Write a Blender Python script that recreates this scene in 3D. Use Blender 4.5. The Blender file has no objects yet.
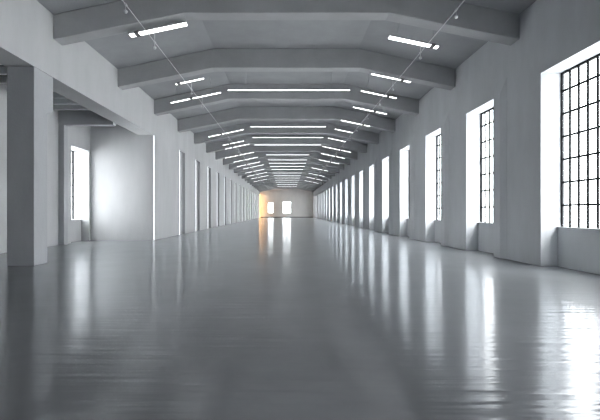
import bpy, bmesh, math, random
from mathutils import Vector, Matrix
random.seed(4)
S = bpy.context.scene
COL = S.collection

# ---------------------------------------------------------------- dimensions (metres)
EYE = 1.6                    # camera height
XW = 7.5                     # half width of the nave
Y0, Y1 = -6.0, 117.5         # back wall / far end wall
BAY = 5.1
WIN0 = 9.8                   # near edge of the first window in view
WINW, SILL, HEAD = 2.5, 1.13, 5.7
EAVE, FLAT, FOLD = 7.95, 8.85, 3.2
FASCIA = 5.93                # underside of the left arcade beam
AX = -11.0                   # outer wall of the left aisle
AH = 6.6                     # aisle ceiling

# ---------------------------------------------------------------- node helpers
def new_mat(name):
    m = bpy.data.materials.new(name); m.use_nodes = True
    nt = m.node_tree; nt.nodes.clear()
    out = nt.nodes.new('ShaderNodeOutputMaterial')
    return m, nt, out

def plaster(name, c, rough=.75, stain=.25, scale=.9, bump=.25, streak=True):
    m, nt, out = new_mat(name); N, L = nt.nodes.new, nt.links.new
    p = N('ShaderNodeBsdfPrincipled'); p.inputs['Roughness'].default_value = rough
    p.inputs['Specular IOR Level'].default_value = .3
    tc = N('ShaderNodeTexCoord')
    mp = N('ShaderNodeMapping'); mp.inputs['Scale'].default_value = (1, 1, .35 if streak else 1)
    L(tc.outputs['Object'], mp.inputs['Vector'])
    n1 = N('ShaderNodeTexNoise'); n1.inputs['Scale'].default_value = scale
    n1.inputs['Detail'].default_value = 7; n1.inputs['Roughness'].default_value = .62
    L(mp.outputs[0], n1.inputs['Vector'])
    r = N('ShaderNodeValToRGB')
    e = r.color_ramp.elements
    e[0].position = .3; e[1].position = .7
    e[0].color = tuple(v * (1 - stain) for v in c) + (1,)
    e[1].color = tuple(c) + (1,)
    L(n1.outputs['Fac'], r.inputs['Fac']); L(r.outputs[0], p.inputs['Base Color'])
    n2 = N('ShaderNodeTexNoise'); n2.inputs['Scale'].default_value = 14
    n2.inputs['Detail'].default_value = 5
    L(tc.outputs['Object'], n2.inputs['Vector'])
    b = N('ShaderNodeBump'); b.inputs['Strength'].default_value = bump; b.inputs['Distance'].default_value = .02
    L(n2.outputs['Fac'], b.inputs['Height']); L(b.outputs[0], p.inputs['Normal'])
    L(p.outputs[0], out.inputs[0])
    return m

def plain(name, c, rough=.5, metal=0.0, spec=.5):
    m, nt, out = new_mat(name)
    p = nt.nodes.new('ShaderNodeBsdfPrincipled')
    n = nt.nodes.new('ShaderNodeTexNoise'); n.inputs['Scale'].default_value = 20
    r = nt.nodes.new('ShaderNodeMapRange')
    r.inputs['To Min'].default_value = rough - .06; r.inputs['To Max'].default_value = rough + .06
    nt.links.new(n.outputs['Fac'], r.inputs['Value']); nt.links.new(r.outputs[0], p.inputs['Roughness'])
    p.inputs['Specular IOR Level'].default_value = spec
    p.inputs['Base Color'].default_value = (*c, 1); p.inputs['Metallic'].default_value = metal
    nt.links.new(p.outputs[0], out.inputs[0])
    return m

def glow(name, c, s):
    m, nt, out = new_mat(name)
    e = nt.nodes.new('ShaderNodeEmission')
    e.inputs['Color'].default_value = (*c, 1); e.inputs['Strength'].default_value = s
    nt.links.new(e.outputs[0], out.inputs[0])
    return m

def glass_mat():
    m, nt, out = new_mat('window_glass'); N, L = nt.nodes.new, nt.links.new
    t = N('ShaderNodeBsdfTransparent'); t.inputs[0].default_value = (.97, .98, .98, 1)
    g = N('ShaderNodeBsdfGlossy'); g.inputs['Roughness'].default_value = .05
    lw = N('ShaderNodeLayerWeight'); lw.inputs['Blend'].default_value = .12
    fr = N('ShaderNodeMath'); fr.operation = 'MULTIPLY'; fr.inputs[1].default_value = .25
    L(lw.outputs['Facing'], fr.inputs[0])
    mx = N('ShaderNodeMixShader')
    L(fr.outputs[0], mx.inputs[0]); L(t.outputs[0], mx.inputs[1]); L(g.outputs[0], mx.inputs[2])
    L(mx.outputs[0], out.inputs[0])
    return m

def floor_mat():
    m, nt, out = new_mat('polished_concrete'); N, L = nt.nodes.new, nt.links.new
    d = N('ShaderNodeBsdfDiffuse'); g1 = N('ShaderNodeBsdfAnisotropic'); g2 = N('ShaderNodeBsdfAnisotropic')
    tc = N('ShaderNodeTexCoord')
    n1 = N('ShaderNodeTexNoise'); n1.inputs['Scale'].default_value = .55
    n1.inputs['Detail'].default_value = 8; n1.inputs['Roughness'].default_value = .6
    L(tc.outputs['Object'], n1.inputs['Vector'])
    r = N('ShaderNodeValToRGB'); e = r.color_ramp.elements
    e[0].position = .3; e[0].color = (.085, .088, .094, 1)
    e[1].position = .72; e[1].color = (.13, .134, .141, 1)
    L(n1.outputs['Fac'], r.inputs['Fac']); L(r.outputs[0], d.inputs['Color'])
    # gentle trowel ripples running across the hall
    mp = N('ShaderNodeMapping'); mp.inputs['Scale'].default_value = (.35, 4.2, 1)
    L(tc.outputs['Object'], mp.inputs['Vector'])
    n2 = N('ShaderNodeTexNoise'); n2.inputs['Scale'].default_value = 1.6
    n2.inputs['Detail'].default_value = 2; n2.inputs['Distortion'].default_value = 0
    L(mp.outputs[0], n2.inputs['Vector'])
    b = N('ShaderNodeBump'); b.inputs['Strength'].default_value = .4; b.inputs['Distance'].default_value = .02
    L(n2.outputs['Fac'], b.inputs['Height'])
    for g in (d, g1, g2): L(b.outputs[0], g.inputs['Normal'])
    mr = N('ShaderNodeMapRange'); mr.inputs['To Min'].default_value = .10; mr.inputs['To Max'].default_value = .15
    L(n1.outputs['Fac'], mr.inputs['Value']); L(mr.outputs[0], g1.inputs['Roughness'])
    g2.inputs['Roughness'].default_value = .3
    for g in (g1, g2): g.inputs['Color'].default_value = (.96, .98, 1, 1)
    gm = N('ShaderNodeMixShader'); gm.inputs[0].default_value = .32
    L(g1.outputs[0], gm.inputs[1]); L(g2.outputs[0], gm.inputs[2])
    fr = N('ShaderNodeFresnel'); fr.inputs['IOR'].default_value = 2.6
    mx = N('ShaderNodeMixShader')
    L(fr.outputs[0], mx.inputs[0]); L(d.outputs[0], mx.inputs[1]); L(gm.outputs[0], mx.inputs[2])
    L(mx.outputs[0], out.inputs[0])
    return m

M = dict(
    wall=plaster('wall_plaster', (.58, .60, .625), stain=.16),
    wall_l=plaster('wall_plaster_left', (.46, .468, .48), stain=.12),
    ceil=plaster('ceiling_concrete', (.36, .37, .385), stain=.14, streak=False, bump=.2),
    beam=plaster('beam_concrete', (.44, .448, .46), stain=.16, streak=False),
    column=plaster('column_concrete', (.40, .41, .43), stain=.16),
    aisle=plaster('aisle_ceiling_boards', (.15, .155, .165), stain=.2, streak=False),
    floor=floor_mat(),
    wall_e=plaster('wall_plaster_end', (.78, .77, .755), stain=.1),
    joist=plaster('joist_boards', (.75, .76, .77), stain=.1, streak=False),
    steel=plain('dark_steel', (.02, .021, .023), .9, 0, .1),
    sill=plaster('sill_stone', (.62, .63, .65), stain=.08, streak=False),
    housing=plain('grey_housing', (.35, .36, .37), .5),
    cable=plain('pale_cable', (.62, .63, .65), .4, .4),
    trim=plain('grey_skirting', (.16, .16, .165), .6),
    glass=glass_mat(),
    tube=glow('lamp_diffuser', (.97, .985, 1), 4.0),
    strip=glow('strip_diffuser', (.95, .975, 1), 1.6),
    amber=glow('amber_diffuser', (1, .52, .18), 9),
)

# ---------------------------------------------------------------- mesh helpers
def bx(bm, x0, x1, y0, y1, z0, z1):
    v = [bm.verts.new((x, y, z)) for x in (x0, x1) for y in (y0, y1) for z in (z0, z1)]
    for q in ((0, 1, 3, 2), (4, 6, 7, 5), (0, 4, 5, 1), (2, 3, 7, 6), (0, 2, 6, 4), (1, 5, 7, 3)):
        bm.faces.new([v[i] for i in q])

def prism_y(bm, prof, y0, y1):
    """closed XZ outline pushed along Y"""
    a = [bm.verts.new((x, y0, z)) for x, z in prof]
    b = [bm.verts.new((x, y1, z)) for x, z in prof]
    n = len(prof)
    bm.faces.new(a); bm.faces.new(b[::-1])
    for i in range(n):
        bm.faces.new((a[i], b[i], b[(i + 1) % n], a[(i + 1) % n]))

def cyl(bm, p, q, r, seg=10):
    p, q = Vector(p), Vector(q); d = (q - p).normalized()
    u = d.orthogonal().normalized(); w = d.cross(u)
    ra = [[bm.verts.new(c + r * (math.cos(t) * u + math.sin(t) * w))
           for t in [2 * math.pi * i / seg for i in range(seg)]] for c in (p, q)]
    bm.faces.new(ra[0][::-1]); bm.faces.new(ra[1])
    for i in range(seg):
        j = (i + 1) % seg
        bm.faces.new((ra[0][i], ra[0][j], ra[1][j], ra[1][i]))

def obj(name, bm, mat, parent=None, bevel=0):
    bmesh.ops.recalc_face_normals(bm, faces=bm.faces)
    me = bpy.data.meshes.new(name); bm.to_mesh(me); bm.free()
    me.materials.append(mat)
    o = bpy.data.objects.new(name, me); COL.objects.link(o)
    if parent: o.parent = parent
    if bevel:
        b = o.modifiers.new('edge', 'BEVEL'); b.width = bevel; b.segments = 2; b.limit_method = 'ANGLE'
    return o

def empty(name, loc):
    o = bpy.data.objects.new(name, None); COL.objects.link(o)
    o.location = loc; o.empty_display_size = .2
    return o

def tag(o, label, cat, group=None):
    o['label'] = label; o['category'] = cat
    if group: o['group'] = group
    return o

def struct(name, bm, mat, bevel=0):
    o = obj(name, bm, mat, None, bevel); o['kind'] = 'structure'
    return o

def dup(root):
    r = root.copy(); COL.objects.link(r)
    for ch in list(root.children):
        c = ch.copy(); COL.objects.link(c); c.parent = r
        for g in list(ch.children):
            d = g.copy(); COL.objects.link(d); d.parent = c
    return r

B = bmesh.new
ORD = ['nearest', 'second', 'third', 'fourth', 'fifth', 'sixth', 'seventh', 'eighth', 'ninth', 'tenth',
       'eleventh', 'twelfth', 'thirteenth', 'fourteenth', 'fifteenth', 'sixteenth', 'seventeenth',
       'eighteenth', 'nineteenth', 'twentieth', 'twenty first', 'twenty second']

# ================================================================ THE SETTING
bm = B(); bx(bm, AX - 1.3, XW + .8, Y0 - .4, Y1 + .4, -.3, 0)
struct('floor', bm, M['floor'])

for nm, prof in (('ceiling_left', [(-XW - .8, EAVE), (-XW, EAVE), (-FOLD, FLAT), (-FOLD, FLAT + .4), (-XW - .8, FLAT + .4)]),
                 ('ceiling_middle', [(-FOLD, FLAT), (FOLD, FLAT), (FOLD, FLAT + .4), (-FOLD, FLAT + .4)]),
                 ('ceiling_right', [(XW + .8, EAVE), (XW, EAVE), (FOLD, FLAT), (FOLD, FLAT + .4), (XW + .8, FLAT + .4)])):
    bm = B(); prism_y(bm, prof, Y0 - .4, Y1 + .4); struct(nm, bm, M['ceil'])

# ---- right wall: piers between deep window niches, apron under every window
wins = [(WIN0 + BAY * k, WIN0 + BAY * k + WINW) for k in range(-2, 21)]
bm = B()
edges = [Y0 - .4] + [e for w in wins for e in w] + [Y1 + .4]
for i in range(0, len(edges), 2):
    bx(bm, XW, XW + .8, edges[i], edges[i + 1], 0, EAVE)
for a, b in wins:
    bx(bm, XW + .5, XW + .8, a, b, 0, SILL)
    bx(bm, XW, XW + .8, a, b, HEAD, EAVE)
    q = [(XW, a - .72), (XW - .1, a - .45), (XW - .1, a), (XW, a)]       # shallow splayed pilaster beside the window
    lo = [bm.verts.new((x, y, 0)) for x, y in q]
    hi = [bm.verts.new((x, y, HEAD if i in (1, 2) else HEAD + .5)) for i, (x, y) in enumerate(q)]
    bm.faces.new(lo); bm.faces.new(hi[::-1])
    for i in range(4): bm.faces.new((lo[i], hi[i], hi[(i + 1) % 4], lo[(i + 1) % 4]))
struct('wall_right', bm, M['wall'])

# ---- left wall: arcade beam, then a solid stretch with tall slots
NICHE = [(29.15 + 5.25 * k, 29.15 + 5.25 * k + 1.7) for k in range(17)]
bm = B()
bx(bm, -XW - .85, -XW, Y0 - .4, Y1 + .4, FASCIA, EAVE)
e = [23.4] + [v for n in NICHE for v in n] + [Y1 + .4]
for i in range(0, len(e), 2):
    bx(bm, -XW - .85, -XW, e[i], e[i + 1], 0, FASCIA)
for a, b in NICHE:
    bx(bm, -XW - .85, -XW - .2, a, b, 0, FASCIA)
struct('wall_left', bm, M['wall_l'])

bm = B(); bx(bm, AX - .9, -XW - .85, 23.4, 23.8, 0, AH)
struct('wall_aisle_end', bm, M['wall_l'])

AW = (21.3, 23.24)            # window of the aisle
bm = B()
bx(bm, AX - 1.2, AX, Y0 - .4, AW[0], 0, AH)
bx(bm, AX - 1.2, AX, AW[1], 23.8, 0, AH)
bx(bm, AX - 1.2, AX, *AW, 5.0, AH)
bx(bm, AX - 1.2, AX - .45, *AW, 0, 1.16)
struct('wall_aisle_left', bm, M['wall_l'])

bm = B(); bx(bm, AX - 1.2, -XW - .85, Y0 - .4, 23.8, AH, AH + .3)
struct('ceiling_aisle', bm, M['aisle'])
# pilaster and cross beam that frame the last aisle bay
bm = B()
bx(bm, AX, AX + .28, 20.1, 20.45, 0, 5.8)
bx(bm, AX, -XW - .85, 20.1, 20.45, 5.8, AH)
o = struct('trim_1', bm, M['column'], .02)

# ---- far end wall with two windows
EW = [(-5.24, -3.72, 1.3, 4.25), (-1.1, 1.27, 1.25, 4.5)]
bm = B()
xs = [-XW - .85, EW[0][0], EW[0][1], EW[1][0], EW[1][1], XW + .8]
for i in (0, 2, 4): bx(bm, xs[i], xs[i + 1], Y1, Y1 + .5, 0, FLAT + .2)
for x0, x1, z0, z1 in EW:
    bx(bm, x0, x1, Y1, Y1 + .5, 0, z0); bx(bm, x0, x1, Y1, Y1 + .5, z1, FLAT + .2)
struct('wall_end', bm, M['wall_e'])
bm = B(); bx(bm, -XW, XW, Y1 - .05, Y1, 0, .28); struct('baseboard_end', bm, M['trim'])
bm = B(); bx(bm, AX - 1.2, XW + .8, Y0 - .4, Y0, 0, FLAT + .2); struct('wall_back', bm, M['wall'])

# ---- windows
wn = 0
def make_window(width, height, cols, rows, bar=.052):
    """local frame: x along the wall, z up from the sill, y = depth; returns (frame bm, bars bm, pane bm)"""
    fb, bb, pb = B(), B(), B()
    t = .05
    bx(fb, 0, t, -.03, .03, 0, height); bx(fb, width - t, width, -.03, .03, 0, height)
    bx(fb, t, width - t, -.03, .03, 0, t); bx(fb, t, width - t, -.03, .03, height - t, height)
    for x in cols:
        bx(bb, x - bar / 2, x + bar / 2, -.02, .02, t, height - t)
    for z in rows:
        bx(bb, t, width - t, -.024, .024, z - bar / 2, z + bar / 2)
    bx(pb, t, width - t, -.004, .004, t, height - t)
    return fb, bb, pb

def window(loc, rz, width, height, cols, rows, sill=None, proto=None):
    global wn; wn += 1
    if proto:
        r = dup(proto); r.name = f'window_{wn}'
    else:
        fb, bb, pb = make_window(width, height, cols, rows)
        r = empty(f'window_{wn}', (0, 0, 0)); r['kind'] = 'structure'
        obj('window_frame', fb, M['steel'], r)
        obj('window_bars', bb, M['steel'], r)
        obj('window_pane', pb, M['glass'], r)
        if sill:
            s = B(); bx(s, 0, width, sill[0], sill[1], 0, .035); obj('window_sill', s, M['sill'], r)
    r.location = loc; r.rotation_euler = (0, 0, rz)
    return r
H = HEAD - SILL
rows = [.67 * i for i in range(1, 7)]
cols = [WINW / 7 * i for i in range(1, 7)]
# right wall: local x runs +Y, local -y faces the outside
first = None
for a, b in wins:
    w = window((XW + .62, a, SILL), math.pi / 2, WINW, H, cols, rows, (.05, .15), first)
    first = first or w
window((AX - .9, AW[1], 1.16), -math.pi / 2, AW[1] - AW[0], 5.0 - 1.16, [.65, 1.3], [.64 * i for i in range(1, 6)], (.1, .5))
for x0, x1, z0, z1 in EW:
    window((x0, Y1 + .25, z0), 0, x1 - x0, z1 - z0, [(x1 - x0) / 2], [1.6], None)

# ================================================================ THINGS
# ---- concrete portal beams under the roof
bf = [13.4 + BAY * k for k in range(-3, 21)]
BT = .55
def beam_bm():
    bm = B()
    prism_y(bm, [(-XW, 7.15), (-3.3, 8.0), (3.3, 8.0), (XW, 7.15), (XW, EAVE), (FOLD, FLAT), (-FOLD, FLAT), (-XW, EAVE)], 0, BT)
    return bm
proto = None; vis = 0
for k, y in enumerate(bf):
    if y > Y1 - 1: break
    if proto is None:
        o = proto = obj('roof_beam', beam_bm(), M['beam'], None, .03)
    else:
        o = proto.copy(); COL.objects.link(o)
    o.location = (0, y, 0)
    if y < 12:
        n = ['', 'first', 'second', 'third'][3 - k]
        tag(o, f'grey concrete roof beam above the camera out of view, {n} one back', 'beam', 'concrete roof beams')
    else:
        tag(o, f'cranked grey concrete roof beam spanning the hall, {ORD[vis]} from camera', 'beam', 'concrete roof beams')
        vis += 1

# ---- the square column of the left arcade
bm = B()
q = [(12.4, 0), (13.1, 0), (13.1, 4.7), (13.42, 4.78), (13.42, FASCIA), (12.4, FASCIA)]
fa = [bm.verts.new((-XW - .82, y, z)) for y, z in q]; fb = [bm.verts.new((-XW - .005, y, z)) for y, z in q]
bm.faces.new(fa); bm.faces.new(fb[::-1])
for i in range(6): bm.faces.new((fa[i], fb[i], fb[(i + 1) % 6], fa[(i + 1) % 6]))
tag(obj('concrete_column', bm, M['column'], None, .015),
    'thick square grey concrete column at the left edge holding the arcade beam', 'column')

# ---- joists under the aisle ceiling
ys = [9.4, 10.4, 11.4, 12.4, 13.4, 14.4, 15.4, 16.4, 17.4, 18.4, 19.4, 21.5, 22.5]
for i, y in enumerate(ys):
    bm = B(); bx(bm, AX, -XW - .85, -.07, .07, AH - .25, AH)
    o = obj('ceiling_joist', bm, M['joist'], None, .01); o.location.y = y
    tag(o, f'thin grey joist under the left side aisle ceiling, {ORD[i]} from the camera', 'joist', 'aisle ceiling joists')

# ---- linear lamps hung over the middle of the hall
def lamp(name, half, width, hang, mats):
    r = empty(name, (0, 0, 0))
    b = B(); bx(b, -half, half, -width / 2, width / 2, .02, .06); obj('housing', b, M['housing'], r)
    b = B(); bx(b, -half + .02, half - .02, -width / 2 + .012, width / 2 - .012, 0, .02); obj('diffuser', b, mats, r)
    return r

def rods(r, pts):
    for (x, z0, z1) in pts:
        b = B(); cyl(b, (x, 0, z0), (x, 0, z1), .009, 8); obj('suspension_rod', b, M['housing'], r)

def in_beam(y):
    return any(b - .05 < y < b + BT + .05 for b in bf)

ZC = 7.78
CL = [(21.2, 3.12), (30.3, 2.75), (34.7, 2.95), (38.5, 3.1), (45.2, 2.35), (49.6, 2.35), (52.9, 2.35), (56.6, 2.35), (60.6, 2.3),
      (66.2, 2.35), (71.2, 2.35), (76.0, 2.35), (81.0, 2.35), (86.5, 2.35), (94.0, 2.35), (101.5, 2.4)]
for i, (y, h) in enumerate(CL):
    r = lamp('linear_lamp', h, .11, 0, M['tube'])
    r.location = (.12, y, ZC)
    top = (8.0 if in_beam(y) else FLAT) - ZC - .01
    rods(r, [(-h * .7, 0.06, top), (h * .7, 0.06, top)])
    tag(r, f'long white lamp across the middle of the hall, {ORD[i]} of its row from camera', 'lamp', 'linear lamps in the middle row')

# ---- sloping lamps on both sides (y, inner x, outer x)
RL = [(14.7, 3.59, 5.35), (18.5, 3.75, 5.52), (21.08, 3.75, 5.56), (24.26, 3.85, 5.85), (27.95, 3.64, 5.59), (30.97, 3.57, 4.93),
      (34.87, 3.46, 4.95), (39.41, 3.39, 6.1), (43.84, 3.62, 6.13), (48.79, 3.75, 6.19), (58.21, 3.47, 5.82), (66.33, 3.46, 6.05),
      (73.53, 3.4, 6.33), (81.69, 3.56, 6.28)]
LL = [(13.8, 3.28, 5.19), (19.12, 3.77, 5.09), (21.64, 3.4, 6.01), (31.55, 3.25, 5.91), (36.03, 3.66, 5.53), (38.05, 3.38, 5.59),
      (43.22, 3.39, 6.36), (47.33, 3.26, 6.02), (51.75, 3.25, 6.17), (55.32, 3.02, 5.76), (60.68, 3.23, 6.02), (65.83, 3.05, 6.21),
      (71.28, 3.03, 6.11), (77.9, 3.59, 6.16)]
SL = .2093
def plane_z(x): return EYE + 6.9 - SL * abs(x)
def beam_z(x): return 8.0 - .85 * (abs(x) - 3.3) / 4.2
def ceil_z(x): return FLAT - .9 * (abs(x) - FOLD) / (XW - FOLD)
for side, sg, rowl in (('right', 1, RL), ('left', -1, LL)):
    for i, (y, x0, x1) in enumerate(rowl):
        xm = sg * (x0 + x1) / 2
        half = (x1 - x0) / 2 * math.hypot(1, SL)
        wdt = .26 if i == 0 else .16
        r = lamp('sloping_lamp', half, wdt, 0, M['tube'])
        ang = math.atan(SL) * sg
        r.location = (xm, y, plane_z(xm)); r.rotation_euler = (0, ang, 0)
        pts = []
        for q in (-.7, .7):
            xw = xm + q * half * math.cos(ang)
            top = beam_z(xw) if in_beam(y) else ceil_z(xw)
            pts.append((q * half, 0.06, 0.06 + max(.02, (top - plane_z(xw) - .095) * math.cos(ang))))
        rods(r, pts)
        xb = sg * (5.13 if sg > 0 else 4.93)
        q = (xb - xm) / math.cos(ang)
        if abs(q) < half - .12:
            b = B(); bx(b, q - .07, q + .07, -wdt / 2 - .012, wdt / 2 + .012, -.012, .068)
            cyl(b, (q, 0, -.012), (q, 0, -.06), .03, 10)
            o = obj('clamp_bracket', b, M['trim'], r); o['label'] = 'dark grey clamp bracket'
        tag(r, f'short white lamp tilted along the {side} roof slope, {ORD[i]} from camera', 'lamp',
            f'linear lamps on the {side} slope')

# ---- the two long cables that pass under the sloping lamps, with small clamps
for side, x, rowl, first_y in (('right', 4.72, RL, 11.6), ('left', -4.36, LL, 11.3)):
    zc = EYE + 5.62
    r = empty('overhead_cable', (x, Y0, zc))
    b = B(); cyl(b, (0, .01, 0), (0, Y1 - Y0 - .01, 0), .014, 8); obj('wire', b, M['cable'], r)
    for y in [first_y] + [v[0] for v in rowl]:
        xr = x
        b = B()
        cyl(b, (0, y - Y0 - .05, 0), (0, y - Y0 + .05, 0), .035, 10)
        cyl(b, (0, y - Y0, -.02), (0, y - Y0, -.16), .012, 8)
        bmesh.ops.create_icosphere(b, subdivisions=2, radius=.055, matrix=Matrix.Translation((0, y - Y0, -.19)))
        if y > 12:
            cyl(b, (0, y - Y0, 0), (0, y - Y0, plane_z(x) - zc - .02), .01, 8)
        obj('cable_clamp', b, M['cable'], r)
    tag(r, f'thin pale cable running the length of the hall below the {side} lamps', 'cable')

# ---- upright light strips on the left wall
SY = [23.46] + [a - .06 for a, b in NICHE]
proto = None
for i, y in enumerate(SY):
    if proto is None:
        proto = r = empty('light_strip', (0, 0, 0))
        b = B(); bx(b, -.02, .0, -.05, .05, .0, FASCIA); obj('housing', b, M['housing'], r)
        b = B(); bx(b, .0, .035, -.04, .04, .01, FASCIA - .02); obj('diffuser', b, M['strip'], r)
    else:
        r = dup(proto)
    r.location = (-XW + .021, y, 0)
    tag(r, f'slim white upright light strip on the left wall, {ORD[i]} from the camera', 'light strip', 'upright light strips')

# ---- amber panel in the far left corner
r = empty('amber_light_panel', (-XW + .005, Y1 - .9, 0))
b = B(); bx(b, 0, .05, -.5, .5, 0, 6.6); obj('housing', b, M['housing'], r)
b = B(); bx(b, .05, .09, -.46, .46, .04, 6.56); obj('diffuser', b, M['amber'], r)
tag(r, 'tall warm amber light panel in the far left corner', 'light panel')

# ================================================================ LIGHT
SKY_LOW, SKY_SIDE, SKY_UP, SKY_LEFT = 8.5, 22.0, 31.0, 26.0
w = bpy.data.worlds.new('overcast'); S.world = w; w.use_nodes = True
nt = w.node_tree; bg = nt.nodes['Background']
# bright overcast: pale near the horizon along the hall, stronger overhead and square on to the windows
N, L = nt.nodes.new, nt.links.new
tc = N('ShaderNodeTexCoord'); sp = N('ShaderNodeSeparateXYZ'); L(tc.outputs['Generated'], sp.inputs[0])
def ramp(sock, a, b, lo, hi):
    r = N('ShaderNodeMapRange'); r.interpolation_type = 'SMOOTHSTEP'
    for k, v in zip(('From Min', 'From Max', 'To Min', 'To Max'), (a, b, lo, hi)): r.inputs[k].default_value = v
    L(sock, r.inputs['Value']); return r.outputs[0]
up = ramp(sp.outputs['Z'], .35, .75, 0, SKY_UP); sd = ramp(sp.outputs['X'], .6, .95, SKY_LOW, SKY_SIDE)
lf = ramp(sp.outputs['X'], -.65, -.95, 0, SKY_LEFT)
ad = N('ShaderNodeMath'); ad.operation = 'ADD'; L(up, ad.inputs[0]); L(sd, ad.inputs[1])
ae = N('ShaderNodeMath'); ae.operation = 'ADD'; L(ad.outputs[0], ae.inputs[0]); L(lf, ae.inputs[1])
L(ae.outputs[0], bg.inputs['Strength'])
bg.inputs['Color'].default_value = (.975, .988, 1, 1)

# ================================================================ CAMERA
cam = bpy.data.cameras.new('camera'); co = bpy.data.objects.new('camera', cam); COL.objects.link(co)
co.location = (0, 0, EYE); co.rotation_euler = (math.pi / 2, 0, 0)
cam.sensor_width = 36; cam.lens = 417 / 600 * 36
cam.shift_x = 13.5 / 600; cam.shift_y = 2 / 600
cam.clip_end = 400
S.camera = co
S.cycles.use_denoising = True; S.cycles.filter_width = 1.3
S.cycles.max_bounces = 10; S.cycles.diffuse_bounces = 6; S.cycles.transparent_max_bounces = 16
S.view_settings.view_transform = 'Standard'
